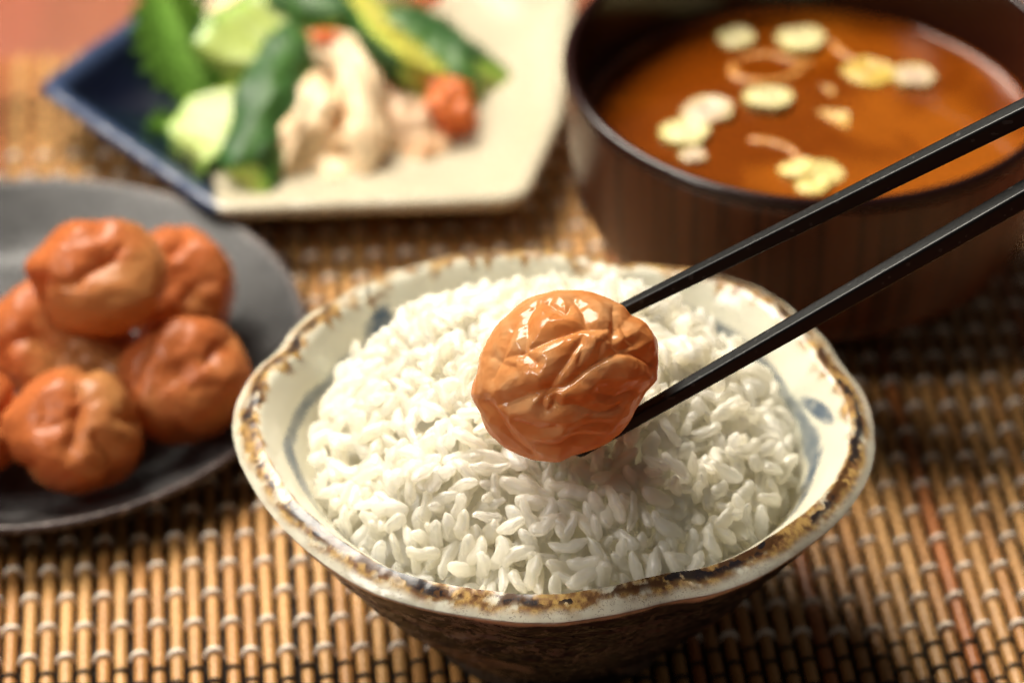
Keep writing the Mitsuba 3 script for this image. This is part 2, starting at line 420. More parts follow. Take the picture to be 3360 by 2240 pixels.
q = np.stack([np.cos(P), np.sin(P), 0 * P], -1)
ln_ = meshkit.fbm(np.concatenate([q[..., :2] * 14, (s_m * 260)[:, None, None] + 0 * P[..., None]], -1), 4, 3) - 0.5
bk = meshkit.fbm(np.concatenate([q[..., :2] * 16, (s_m * 330)[:, None, None] + 0 * P[..., None]], -1), 4, 9) - 0.5
crest = meshkit.fbm(np.stack([np.cos(P) * 4, np.sin(P) * 4, 0 * P], -1), 3, 5) - 0.5
disp = lipw * ln_ * 0.0012 + bodyw * bk * 0.0018
rout = np.where(np.arange(240)[:, None] <= i_c, 1.0, -0.6)
X, Y = X + rout * disp * np.cos(P), Y + rout * disp * np.sin(P)
zz = zz + lipw * (0.5 * ln_ * 0.0010 + crest * 0.0013)
bowl_v = np.stack([X, Y + CY, zz], -1).reshape(-1, 3)
bowl = trimesh.Trimesh(bowl_v, grid_faces(240, NPH), process=False)
if bowl.volume < 0:
    bowl.faces = bowl.faces[:, ::-1]
entry('rice_bowl', bowl, 'mat_glaze', True, uv=np.stack([P / (2 * np.pi), uv_s[:, None] + 0 * P], -1).reshape(-1, 2),
      label='cream ceramic rice bowl with brown speckled wavy rim and dark bark-like outside', category='bowl')


# ------------------------------------------------------------------ cooked rice
def dome(r):
    return np.interp(r, [0, 0.012, 0.025, 0.035, 0.0415, 0.0455, 0.05], [0.0655, 0.0650, 0.0615, 0.0553, 0.0490, 0.0445, 0.0400])


def grain_mesh(rg):
    n, sd = 13, 10
    L, W = rg.uniform(0.0048, 0.0080), rg.uniform(0.00106, 0.00138)
    t = np.linspace(-1, 1, n)
    t = np.sign(t) * (1 - (1 - np.abs(t))**1.35)
    bend = rg.uniform(-0.0014, 0.0014)
    twist = rg.uniform(-0.0003, 0.0003)
    path = np.stack([t * L / 2, bend * (1 - t**2) + twist * np.sin(3 * t), rg.uniform(-0.0004, 0.0004) * (1 - t**2)], 1)
    skew = rg.uniform(-0.18, 0.18)
    prof = np.sqrt(np.clip(1 - np.abs(t)**2.8, 0, 1)) * (1 + skew * t) * W
    prof = np.maximum(prof, 0.00012)
    m = sweep(path, prof, sd, (rg.uniform(1.0, 1.2), rg.uniform(0.72, 0.92)))
    v = np.array(m.vertices)
    off = rg.uniform(0, 50, 3)
    nn = meshkit.fbm(v * 520 + off, 3) - 0.5
    d = v - np.c_[v[:, 0], np.interp(v[:, 0], path[:, 0], path[:, 1]), np.interp(v[:, 0], path[:, 0], path[:, 2])]
    v = v + d * nn[:, None] * 1.35
    if rg.random() < 0.5:   # the nick where the germ was
        e = np.exp(-(((v[:, 0] - L * 0.44) / 0.0006)**2 + ((v[:, 1] - W * 0.7) / 0.0006)**2))
        v = v - d * e[:, None] * 0.5
    return v, np.array(m.faces), path, prof


GR = [grain_mesh(np.random.default_rng(50 + i)) for i in range(28)]
CELL = 0.0003
NG = 330
gx = (np.arange(NG) - NG / 2) * CELL
GX, GY = np.meshgrid(gx, gx, indexing='ij')
RR = np.hypot(GX, GY)
LUMP = (meshkit.fbm(np.stack([GX * 75, GY * 75, 0 * GX], -1), 3, 21) - 0.5) * 0.015 + (meshkit.fbm(np.stack([GX * 210, GY * 210, 0 * GX + 3], -1), 2, 22) - 0.5) * 0.004
SURF = dome(RR) + LUMP * np.clip((0.050 - RR) / 0.02, 0, 1)
HM = SURF - 0.0062
TOP = np.full((NG, NG), -1)
grains = []
rg = np.random.default_rng(99)
for it in range(20000):
    rr, aa = 0.0452 * math.sqrt(rg.random()), rg.uniform(0, 2 * np.pi)
    x, y = rr * math.cos(aa), rr * math.sin(aa)
    i0, j0 = int(x / CELL + NG / 2), int(y / CELL + NG / 2)
    if HM[i0, j0] > SURF[i0, j0] - 0.0003:
        continue
    gi = int(rg.integers(len(GR)))
    v, f, path, prof = GR[gi]
    az, tilt, roll = rg.uniform(0, 2 * np.pi), rg.normal(0, 0.62), rg.uniform(0, 2 * np.pi)
    slope = (dome(rr + 0.002) - dome(max(rr - 0.002, 0))) / 0.004 if rr > 0.003 else 0.0
    tilt += math.atan(slope * math.cos(az - aa))
    M = trimesh.transformations.euler_matrix(roll, -tilt, az, 'sxyz')[:3, :3]
    c = path @ M.T + [x, y, 0]
    ii, jj = (c[:, 0] / CELL + NG / 2).astype(int), (c[:, 1] / CELL + NG / 2).astype(int)
    if ii.min() < 1 or jj.min() < 1 or ii.max() > NG - 2 or jj.max() > NG - 2 or np.hypot(c[:, 0], c[:, 1]).max() > 0.0466:
        continue
    z = np.max(HM[ii, jj] + prof * rg.uniform(-0.7, 0.35) - c[:, 2])
    if z + c[len(c) // 2, 2] > SURF[i0, j0] + 0.0016:
        continue
    g = len(grains)
    grains.append((gi, M, np.array([x, y, z])))
    for k in range(len(c)):
        rpx = int(math.ceil(prof[k] / CELL))
        a, b = slice(max(ii[k] - rpx, 0), ii[k] + rpx + 1), slice(max(jj[k] - rpx, 0), jj[k] + rpx + 1)
        d2 = (GX[a, b] - c[k, 0])**2 + (GY[a, b] - c[k, 1])**2
        h = np.where(d2 < prof[k]**2, z + c[k, 2] + 0.85 * np.sqrt(np.maximum(prof[k]**2 - d2, 0)), -1)
        up_ = h > HM[a, b]
        HM[a, b] = np.where(up_, h, HM[a, b])
        TOP[a, b] = np.where(up_, g, TOP[a, b])
seen = np.bincount(TOP[TOP >= 0], minlength=len(grains)).astype(float)
nearness = np.array([1.0 - g[2][1] * 6.0 for g in grains])
order = np.argsort(-seen * nearness)
single = set(order[:300].tolist())
keep = [g for g in range(len(grains)) if seen[g] > 0 or g % 3 == 0]
thing('cooked_rice', 'heaped glossy white cooked rice filling the cream rice bowl', 'rice')
mass_v, mass_f, mass_uv, at = [], [], [], 0
count = 0
for g in keep:
    gi, M, pos = grains[g]
    v, f, _, _ = GR[gi]
    vv = v @ M.T + pos + [0, CY, 0]
    uvv = np.tile([g + 0.5, 0.5], (len(vv), 1))
    if g in single:
        entry(num('cooked_rice__rice_grain', count), trimesh.Trimesh(vv, f, process=False), 'mat_rice', True, uv=uvv)
        count += 1
    else:
        mass_v.append(vv), mass_f.append(f + at), mass_uv.append(uvv)
        at += len(vv)
# the packed middle of the heap, under the loose grains
nr_, na_ = 40, 120
cr = np.linspace(0.0, 0.0452, nr_)
ca = np.arange(na_) * 2 * np.pi / na_
CR, CA = np.meshgrid(cr, ca, indexing='ij')
lump_at = SURF[np.clip((CR * np.cos(CA) / CELL + NG / 2).astype(int), 0, NG - 1), np.clip((CR * np.sin(CA) / CELL + NG / 2).astype(int), 0, NG - 1)]
cz = lump_at - 0.0048 + 0.0012 * (meshkit.fbm(np.stack([CR * np.cos(CA) * 200, CR * np.sin(CA) * 200, 0 * CR], -1), 3) - 0.5)
core = np.stack([CR * np.cos(CA), CR * np.sin(CA) + CY, cz], -1).reshape(-1, 3)
mass_v.append(core), mass_f.append(grid_faces(nr_, na_) + at), mass_uv.append(np.tile([9999.5, 0.5], (len(core), 1)))
entry('cooked_rice__grain_mass', trimesh.Trimesh(np.vstack(mass_v), np.vstack(mass_f), process=False), 'mat_rice', True, uv=np.vstack(mass_uv), kind='stuff')
print('grains', len(grains), 'kept', len(keep), 'single', count)


# ------------------------------------------------------------------ pickled plums
def seg_dist(d, a, b):
    """Distance from the unit directions d to the segment a-b (on the unit sphere, by chords) and the side of it."""
    ab = b - a
    t = np.clip(((d - a) @ ab) / (ab @ ab), 0, 1)
    return np.linalg.norm(d - (a + t[:, None] * ab), axis=1), np.sign(d @ np.cross(a, b))


def crease_field(d, lines):
    """Displacement from folds in the skin: each line (points, depth, width, lean) is a valley with a raised lip, higher on the side given by lean."""
    out, near = np.zeros(len(d)), np.full(len(d), 9.0)
    for pts, dep, wid, lean in lines:
        p, _ = resample(pts, max(6, 5 * len(pts)))
        p /= np.linalg.norm(p, axis=1, keepdims=True)
        best, side, tt = np.full(len(d), 9.0), np.zeros(len(d)), np.zeros(len(d))
        for i in range(len(p) - 1):
            e, sg = seg_dist(d, p[i], p[i + 1])
            m = e < best
            best, side, tt = np.where(m, e, best), np.where(m, sg, side), np.where(m, i / (len(p) - 2), tt)
        fade = np.sin(np.pi * np.clip(0.12 + 0.76 * tt, 0, 1))**0.6
        x = best / (wid * 1.7)
        out += dep * fade * (0.75 * lean * side * (1 - np.exp(-2.2 * x)) * np.exp(-0.9 * x) - 0.85 * np.exp(-1.25 * x) + 0.12 * np.exp(-((x - 2.4) / 1.2)**2))
        near = np.minimum(near, best / np.maximum(fade, 0.2))
    return out, near


def random_lines(rg, n, keep_out=None):
    out = []
    while len(out) < n:
        a = rg.normal(size=3)
        a /= np.linalg.norm(a)
        h = np.cross(a, rg.normal(size=3))
        h /= np.linalg.norm(h)
        pts = [a]
        for k in range(rg.integers(2, 5)):
            ang = rg.uniform(0.18, 0.34)
            nx = pts[-1] * math.cos(ang) + h * math.sin(ang)
            h = h * math.cos(ang) - pts[-1] * math.sin(ang)
            h = h + np.cross(nx, h) * rg.normal(0, 0.45)
            h /= np.linalg.norm(h)
            pts.append(nx / np.linalg.norm(nx))
        if keep_out is not None and max(p @ keep_out for p in pts) > 0.12:
            continue
        out.append((np.array(pts), rg.uniform(0.035, 0.10), rg.uniform(0.035, 0.075), rg.uniform(-1, 1)))
    return out


BACK = -FWD
RIGHT = np.array([1.0, 0, 0])


def sculpt(x, y):
    """A point of the held plum's skin, by its place as one faces it (x right, y up, the plum's half width = 1)."""
    z = math.sqrt(max(0.02, 1 - x * x - y * y))
    v = x * RIGHT + y * UP + z * BACK
    return v / np.linalg.norm(v)


def Z(*pts):
    return np.array([sculpt((a - 845) / 720.0, -(b - 810) / 690.0) for a, b in pts])


HELD = [
    (Z((560, 575), (700, 505), (850, 455), (1000, 415), (1160, 428)), 0.10, 0.050, -0.6),
    (Z((590, 235), (530, 330), (525, 470), (500, 600)), 0.045, 0.045, 0.6),
    (Z((700, 205), (790, 245), (850, 275), (885, 225)), 0.07, 0.05, 0.2),
    (Z((915, 185), (985, 290), (1010, 370), (1050, 410)), 0.06, 0.040, -0.5),
    (Z((1510, 700), (1420, 640), (1310, 615), (1200, 640), (1090, 690), (960, 785), (850, 865), (730, 890)), 0.125, 0.050, 0.8),
    (Z((720, 885), (775, 790), (850, 690), (920, 590), (965, 530)), 0.07, 0.036, -0.9),
    (Z((375, 1000), (480, 965), (580, 935), (660, 910), (710, 905)), 0.09, 0.045, -0.7),
    (Z((700, 900), (655, 985), (680, 1060), (735, 1020), (745, 960)), 0.075, 0.030, 0.3),
    (Z((720, 960), (800, 1030), (900, 1025), (1000, 1065), (1110, 1105), (1230, 1105), (1340, 1050)), 0.09, 0.042, -0.8),
    (Z((400, 420), (330, 600), (265, 800)), 0.03, 0.05, 0.5),
    (Z((230, 1000), (330, 1130), (420, 1290), (560, 1400)), 0.04, 0.05, -0.6),
    (Z((240, 640), (330, 700), (420, 720)), 0.03, 0.04, 0.3),
    (Z((650, 1330), (760, 1345), (880, 1310), (1000, 1290), (1120, 1300)), 0.06, 0.040, 0.5),
    (Z((900, 1235), (1010, 1190), (1130, 1180), (1240, 1200)), 0.04, 0.045, 0.4),
    (Z((1225, 290), (1235, 400), (1225, 520), (1290, 580), (1390, 560)), 0.075, 0.042, -0.6),
    (Z((1310, 420), (1330, 500), (1390, 540)), 0.06, 0.040, 0.2),
    (Z((330, 640), (430, 620), (520, 620), (610, 690)), 0.035, 0.040, 0.4),
    (Z((1420, 900), (1330, 960), (1240, 960), (1130, 930)), 0.035, 0.050, -0.3),
    (Z((460, 1140), (560, 1180), (640, 1200), (760, 1190)), 0.030, 0.040, 0.4),
    (Z((980, 480), (980, 570), (950, 680)), 0.03, 0.035, 0.5),
    (Z((1120, 560), (1120, 640), (1060, 700)), 0.03, 0.035, -0.5),
]
OUTLINE = np.array([(430, 330), (600, 210), (870, 160), (1100, 190), (1280, 265), (1335, 345), (1450, 400), (1530, 520), (1542, 650), (1545, 820), (1450, 920), (1370, 1060), (1250, 1230), (1100, 1335), (900, 1395), (800, 1458), (650, 1440),
                    (450, 1350), (300, 1250), (200, 1080), (145, 930), (180, 750), (220, 620), (300, 480)], float)


def held_plum():
    m = trimesh.creation.icosphere(subdivisions=7)
    d = np.array(m.vertices)
    x, y, z = d @ RIGHT, d @ UP, d @ BACK
    ox, oy = (OUTLINE[:, 0] - 845) / 690, -(OUTLINE[:, 1] - 810) / 690
    o = np.argsort(np.arctan2(oy, ox))
    sil = np.interp(np.arctan2(y, x), np.arctan2(oy, ox)[o], np.hypot(ox, oy)[o], period=2 * np.pi)
    s2 = np.clip(1 - z * z, 0, 1)
    base = 0.99 * (1 - s2) + sil * s2 * 1.02
    c, near = crease_field(d, HELD)
    front = np.clip((z + 0.15) / 0.35, 0, 1)
    c2, near2 = crease_field(d, random_lines(np.random.default_rng(5), 22, BACK))
    puff = 0.050 * (1 - np.exp(-(np.minimum(near, near2) / 0.20)**1.3))
    # the broad sunken cheek on the right
    cheek = -0.10 * np.exp(-(np.linalg.norm((d - sculpt(0.50, -0.10)) * [1, 1, 1], axis=1) / 0.30)**2)
    fine = (meshkit.fbm(d * 5, 2, 4) - 0.5) * 0.020 + (meshkit.fbm(d * 11, 2, 8) - 0.5) * 0.006
    ridge = (1 - np.abs(2 * meshkit.fbm(np.stack([x * 4 + 2 * meshkit.noise(d * 3), y * 13, z * 6], -1), 3, 14) - 1))**4 * 0.0
    wr = (1 - np.abs(2 * meshkit.fbm(np.stack([x * 5 + 3 * meshkit.noise(d * 2.5), y * 9 - 2 * x, z * 6], -1), 2, 14) - 1))**2 * 0.012
    r = base - 0.045 + puff + wr + 0.72 * c * (0.35 + 0.65 * front) + c2 * (1 - front) + cheek * front + fine + ridge
    hm = trimesh.Trimesh(d * r[:, None] * 0.01585, m.faces, process=False)
    trimesh.smoothing.filter_taubin(hm, lamb=0.5, nu=0.5, iterations=14)
    trimesh.smoothing.filter_laplacian(hm, iterations=5, volume_constraint=False)
    v = np.array(hm.vertices) * 1.008
    t = meshkit.fbm(d * 2.2, 3, 31)
    pale = np.clip((meshkit.fbm(d * 4, 3, 77) - 0.45) * 5, 0, 1)[:, None]
    col = np.array([0.62, 0.275, 0.095]) * (1 - pale) + np.array([0.65, 0.350, 0.150]) * pale
    deep = np.clip((t - 0.45) * 4, 0, 1)[:, None] * 0.6
    col = col * (1 - deep) + np.array([0.61, 0.200, 0.042]) * deep
    return trimesh.Trimesh(v, m.faces, process=False), col


PLUM_C = np.array([0.0016, -0.0200, 0.0805])
hp, hc = held_plum()
hp.apply_translation(PLUM_C)
entry('pickled_plum', hp, 'mat_plum', True, color=hc, label='wrinkled glossy orange pickled plum held between the chopsticks above the rice', category='pickled plum')


def plate_plum(i, centre, radius, squash, red, label, seed, nub=None, dimple=(0.15, -0.6, 0.75)):
    rg = np.random.default_rng(seed)
    m = trimesh.creation.icosphere(subdivisions=6)
    d = np.array(m.vertices)
    c, near = crease_field(d, random_lines(rg, 10))
    puff = 0.11 * (1 - np.exp(-(near / 0.22)**1.4))
    lump = (meshkit.fbm(d * 1.3 + seed, 2) - 0.5) * 0.30
    fine = (meshkit.fbm(d * 7 + seed, 3) - 0.5) * 0.03 + (1 - np.abs(2 * meshkit.fbm(d * 4.5 + seed, 2) - 1))**3 * 0.010
    r = 0.95 + 0.8 * puff + c * 0.75 + lump + fine
    dim = np.arccos(np.clip(d @ (np.array(dimple) / np.linalg.norm(dimple)), -1, 1)) + 0.35 * (meshkit.fbm(d * 2.2 + seed, 2) - 0.5)
    r = r - 0.20 * np.exp(-(dim / 0.50)**2) + 0.05 * np.exp(-((dim - 0.85) / 0.22)**2)
    v = d * r[:, None]
    if nub is not None:
        n_ = np.asarray(nub, float) / np.linalg.norm(nub)
        v += n_ * (0.13 * np.exp(-(np.arccos(np.clip(d @ n_, -1, 1)) / 0.28)**2))[:, None]
    v = v * radius * 0.95 * np.array(squash)
    blush = np.clip((d @ (np.asarray(red) / np.linalg.norm(red)) + 0.15) * 1.2 + (meshkit.fbm(d * 2.5 + seed, 3) - 0.5) * 1.2, 0, 1)[:, None]
    col = np.array([0.56, 0.245, 0.080]) * (1 - blush) + np.array([0.57, 0.165, 0.048]) * blush
    entry(f'pickled_plum_{i:03d}', trimesh.Trimesh(v + centre, m.faces, process=False), 'mat_plum_dull', True, color=col, label=label, category='pickled plum', group='pickled plums heaped on the dark plate')


plate_plum(1, (-0.0930, 0.0672, 0.0388), 0.0138, (1.05, 0.95, 0.95), (-0.6, 0.2, 0.8), 'orange pickled plum on top of the heap on the dark plate', 11, (-0.9, -0.1, 0.25))
plate_plum(2, (-0.0800, 0.0880, 0.0195), 0.0140, (0.92, 1.0, 0.98), (-0.2, 0, 1), 'pickled plum at the back right of the heap, half hidden by the topmost plum', 12)
plate_plum(3, (-0.1060, 0.0690, 0.0200), 0.0140, (1.0, 1.0, 0.95), (-0.5, 0, 0.3), 'pale orange pickled plum at the left of the heap, cut by the left edge', 13)
plate_plum(4, (-0.0760, 0.0555, 0.0205), 0.0136, (1.02, 1.0, 1.0), (-0.1, -0.2, 1), 'red blushed pickled plum nearest the rice bowl', 14)
plate_plum(5, (-0.0965, 0.0405, 0.0195), 0.0136, (1.03, 1.0, 0.95), (-0.6, -0.2, 0.3), 'pickled plum at the front of the heap, with a pointed left end', 25, (-1, -0.1, 0.3))
plate_plum(6, (-0.1195, 0.0450, 0.0180), 0.0125, (1.0, 1.0, 0.95), (0, 0, 1), 'pickled plum at the front left, mostly outside the left edge', 16)
plate_plum(7, (-0.0935, 0.0625, 0.0165), 0.0110, (1.0, 1.0, 0.95), (0.3, 0, -1), 'small pickled plum in the middle at the bottom of the heap', 17)


# ------------------------------------------------------------------ dark plate under the plums
def revolve(profile, n, centre, seg=160, wob=0.0, seed=0):
    p, _ = resample(profile, seg)
    ph = np.arange(n) * 2 * np.pi / n
    A, I = np.meshgrid(ph, np.arange(seg))
    k = 1 + wob * (meshkit.fbm(np.stack([np.cos(A) * 2, np.sin(A) * 2, 0 * A], -1), 3, seed) - 0.5)
    v = np.stack([p[I, 0] * np.cos(A) * k + centre[0], p[I, 0] * np.sin(A) * k + centre[1], p[I, 1]], -1).reshape(-1, 3)
    m = trimesh.Trimesh(v, grid_faces(seg, n), process=False)
    if m.volume < 0:
        m.faces = m.faces[:, ::-1]
    return m


Z0 = 0.0031   # top of the mat
pl = revolve([(0.0, 0.0), (0.026, 0.0), (0.030, 0.0002), (0.040, 0.0014), (0.050, 0.0042), (0.0585, 0.0078), (0.0613, 0.0096), (0.0620, 0.0105), (0.0619, 0.0113), (0.0612, 0.0117), (0.0600, 0.0113), (0.053, 0.0078), (0.047, 0.0048), (0.042, 0.0030), (0.034, 0.0026), (0.015, 0.0025), (0.0, 0.0025)],
             360, (-0.1132, 0.0775), wob=0.012, seed=3)
pl.apply_translation([0, 0, Z0 - 0.0008])
entry('dark_plate', pl, 'mat_dark_clay', True, label='round dark grey ceramic plate with reddish edge under the pickled plums', category='plate')

# ------------------------------------------------------------------ salad plate
corner = Polygon([(-0.1208, 0.1722), (-0.0743, 0.1208), (-0.0046, 0.1253), (0.0040, 0.1588), (0.0085, 0.2168), (-0.0230, 0.2690), (-0.0648, 0.2580)])
rounded = corner.buffer(-0.006).buffer(0.006).buffer(0.0)
NS = 420
cen = np.array([-0.058, 0.190])
ring_a = np.arange(NS) * 2 * np.pi / NS


def polar(poly):
    out = []
    for a in ring_a:
        ray = LineString([cen, cen + 0.3 * np.array([math.cos(a), math.sin(a)])])
        pt = ray.intersection(poly.exterior)
        pt = max(pt.geoms, key=lambda g: g.distance(Point(*cen))) if hasattr(pt, 'geoms') else pt
        out.append(math.hypot(pt.x - cen[0], pt.y - cen[1]))
    r = np.array(out)
    kern = np.exp(-(np.arange(-6, 7) / 3.0)**2)
    return np.convolve(np.r_[r[-6:], r, r[:6]], kern / kern.sum(), 'valid')


rings = [(0.034, 0.0032), (0.019, 0.0032), (0.015, 0.0046), (0.008, 0.0095), (0.0022, 0.0133), (0.0004, 0.0153), (0.0, 0.0167), (0.0008, 0.0175), (0.0022, 0.0178), (0.0036, 0.0174), (0.005, 0.0163), (0.0085, 0.0132), (0.0125, 0.0105), (0.017, 0.009), (0.022, 0.0084), (0.034, 0.008)]
rp, _ = resample(rings, 90)
rings_r = {}
sal = []
ds = np.linspace(0, 0.034, 24)
tab = np.array([polar(rounded.buffer(-d)) for d in ds])
wav = 0.0011 * (meshkit.fbm(np.stack([np.cos(ring_a) * 5, np.sin(ring_a) * 5, 0 * ring_a], -1), 3, 2) - 0.5)
for d, z in rp:
    d = min(max(d, 0), 0.034)
    i = min(int(d / ds[1]), 22)
    t = d / ds[1] - i
    r = tab[i] * (1 - t) + tab[i + 1] * t + wav * (z > 0.0085)
    sal.append(np.stack([cen[0] + r * np.cos(ring_a), cen[1] + r * np.sin(ring_a), 0 * r + z + wav * (z > 0.015) * 0.6], 1))
sv = np.vstack([np.vstack(sal), [[cen[0], cen[1], 0.0032], [cen[0], cen[1], 0.0080]]])
nS = len(rp) * NS
j = np.arange(NS)
sf = np.vstack([grid_faces(len(rp), NS), np.stack([j, (j + 1) % NS, 0 * j + nS], 1)[:, ::-1], np.stack([nS - NS + j, nS - NS + (j + 1) % NS, 0 * j + nS + 1], 1)])
sm = trimesh.Trimesh(sv, sf, process=False)
if sm.volume < 0:
    sm.faces = sm.faces[:, ::-1]
entry('salad_plate', sm, 'mat_salad_glaze', True, label='angular plate with raised edge, navy blue at its left end and cream for the rest', category='plate')


# ------------------------------------------------------------------ salad
ON_PLATE = np.array([0.0, 0.0090, -0.0066])   # the pieces below are laid out about a plate 9 mm higher


def cucumber(i, p0, p1, R, facing, ang, label, seed, core_tone=0.0, bend=0.0):
    """A wedge split off a cucumber: dark skin on the round side, pale flesh on the torn faces. facing: the way the skin looks."""
    rg = np.random.default_rng(seed)
    p0, p1 = np.array(p0, float) + ON_PLATE, np.array(p1, float) + ON_PLATE
    ax = (p1 - p0) / np.linalg.norm(p1 - p0)
    fz = np.asarray(facing, float)
    fz = fz - ax * (fz @ ax)
    fz /= np.linalg.norm(fz)
    fx = np.cross(ax, fz)
    n, m_arc = 26, 18
    t = np.linspace(0, 1, n)
    half = math.radians(ang) / 2
    th = np.linspace(-half, half, m_arc)
    skin, flesh_ = [], []
    for k, tt in enumerate(t):
        e = min(tt, 1 - tt)
        rr = R * (0.80 + 0.20 * math.sqrt(min(1, e / 0.16))) * (1 + 0.30 * (meshkit.noise(np.array([tt * 4, seed, 0.0])) - 0.5))
        c = p0 + (p1 - p0) * (tt + 0.03 * (meshkit.noise(np.array([seed, tt * 3, 2.0])) - 0.5)) + fz * bend * (1 - (2 * tt - 1)**2)
        wob = 1 + 0.16 * (meshkit.noise(np.stack([th * 5, 0 * th + tt * 9, 0 * th + seed], -1)) - 0.5)
        arc = np.stack([np.sin(th) * rr * wob, np.cos(th) * rr * wob], 1)
        slant = (ax * R * 0.9) * (np.sin(th + seed) * (2 * tt - 1) * (0.5 if seed % 2 else -0.5) + 0.25 * np.cos(3 * th + seed) * (2 * tt - 1))[:, None]
        skin.append(c + slant + arc[:, :1] * fx + (arc[:, 1:] - R * 0.45) * fz)
        inn = arc * 0.955
        apex = 0.16 * R * (meshkit.noise(np.array([tt * 6, seed + 3.0, 1.0])) - 0.3)
        chain = [inn[-1] * 0.66 + [0.05 * R * rg.normal(), apex], [0.10 * R * rg.normal(), apex + 0.06 * R * rg.normal()], inn[0] * 0.66 + [0.05 * R * rg.normal(), apex]]
        ring = np.vstack([inn, chain])
        sl3 = np.vstack([slant, slant[-1:] * 0.7, slant.mean(0, keepdims=True), slant[:1] * 0.7])
        flesh_.append(c + sl3 + ring[:, :1] * fx + (ring[:, 1:] - R * 0.45) * fz)
    S = np.array(skin)
    v = S.reshape(-1, 3)
    f = grid_faces(n, m_arc, False)
    inner = v - np.repeat(np.ones(n), m_arc)[:, None] * 0.0
    mid = S.mean((0, 1))
    # the skin has a real thickness: a second layer a little inside
    cth = np.repeat(np.array([p0 + (p1 - p0) * tt for tt in t]), m_arc, 0) - fz * R * 0.45
    inner = cth + (v - cth) * 0.93
    nv = len(v)
    edge = np.r_[np.arange(m_arc), np.arange(1, n) * m_arc + m_arc - 1, (n - 1) * m_arc + np.arange(m_arc - 2, -1, -1), np.arange(n - 2, 0, -1) * m_arc]
    e2 = np.roll(edge, -1)
    side = np.vstack([np.stack([edge, e2, e2 + nv], 1), np.stack([edge, e2 + nv, edge + nv], 1)])
    F = np.vstack([f, f[:, ::-1] + nv, side[:, ::-1]])
    col = np.tile([0.018, 0.060, 0.012], (2 * nv, 1)) * (0.7 + 1.1 * meshkit.fbm(np.vstack([v, v]) * 260, 3, seed)[:, None])
    stripe = np.tile(np.clip((meshkit.noise(np.stack([th * 9, 0 * th, 0 * th + seed], -1)) - 0.62) * 5, 0, 1), n)
    stripe = np.r_[stripe, stripe][:, None]
    col = col * (1 - 0.6 * stripe) + np.array([0.07, 0.17, 0.02]) * 0.6 * stripe
    key = num('cucumber_piece', i)
    thing(key, label, 'cucumber', 'smashed cucumber pieces in the salad')
    entry(key + '__skin', trimesh.Trimesh(np.vstack([v, inner]), F, process=False), 'mat_skin', True, color=col)
    FL = np.array(flesh_)
    w_ = FL.shape[1]
    fv = np.vstack([FL.reshape(-1, 3), FL[0].mean(0), FL[-1].mean(0)])
    ff = grid_faces(n, w_)
    jj_ = np.arange(w_)
    ff = np.vstack([ff, np.stack([(jj_ + 1) % w_, jj_, 0 * jj_ + n * w_], 1), np.stack([(n - 1) * w_ + jj_, (n - 1) * w_ + (jj_ + 1) % w_, 0 * jj_ + n * w_ + 1], 1)])
    fm = trimesh.Trimesh(fv, ff, process=False)
    if fm.volume < 0:
        fm.faces = fm.faces[:, ::-1]
    fr = np.r_[np.tile(np.r_[np.ones(m_arc), 0.35, 0.0, 0.35], n), 0.3, 0.3][:, None]
    tone = np.array([0.34, 0.41, 0.095]) * (1 - core_tone) + np.array([0.60, 0.54, 0.08]) * core_tone
    fc = tone * (1 - fr**3) + np.array([0.26, 0.44, 0.06]) * fr**3
    fc = fc * (0.85 + 0.3 * meshkit.fbm(fv * 300, 3, seed + 1)[:, None])
    entry(key + '__flesh', fm, 'mat_food', True, color=fc)


cucumber(0, (-0.0745, 0.172, 0.022), (-0.0540, 0.198, 0.025), 0.0115, (0.2, 0.5, -0.6), 190, 'pale green cucumber chunk with its cut side up, beside the long dark wedge', 1)
cucumber(1, (-0.0690, 0.132, 0.018), (-0.0575, 0.182, 0.029), 0.0092, (0.35, -0.45, 0.75), 150, 'long dark green cucumber wedge with its skin up, leaning at the front of the salad', 2, 0.2)
cucumber(2, (-0.0825, 0.144, 0.016), (-0.0755, 0.163, 0.020), 0.0078, (0.2, 0.5, -0.8), 180, 'small pale cucumber chunk at the lower left of the salad next to the blue glaze', 3)
cucumber(3, (-0.0555, 0.205, 0.030), (-0.0300, 0.164, 0.025), 0.0100, (-0.55, -0.15, -0.8), 170, 'cucumber spear with yellow green cut side and seedy end, in the middle right', 4, 0.75)
cucumber(4, (-0.0440, 0.194, 0.022), (-0.0135, 0.172, 0.019), 0.0110, (-0.1, -0.2, 0.9), 200, 'dark green cucumber piece with its skin up at the far right', 5, 0.1)
cucumber(5, (-0.0680, 0.205, 0.028), (-0.0500, 0.182, 0.030), 0.0110, (0.1, -0.4, 0.8), 200, 'dark green cucumber piece at the top middle of the salad', 6, 0.2)


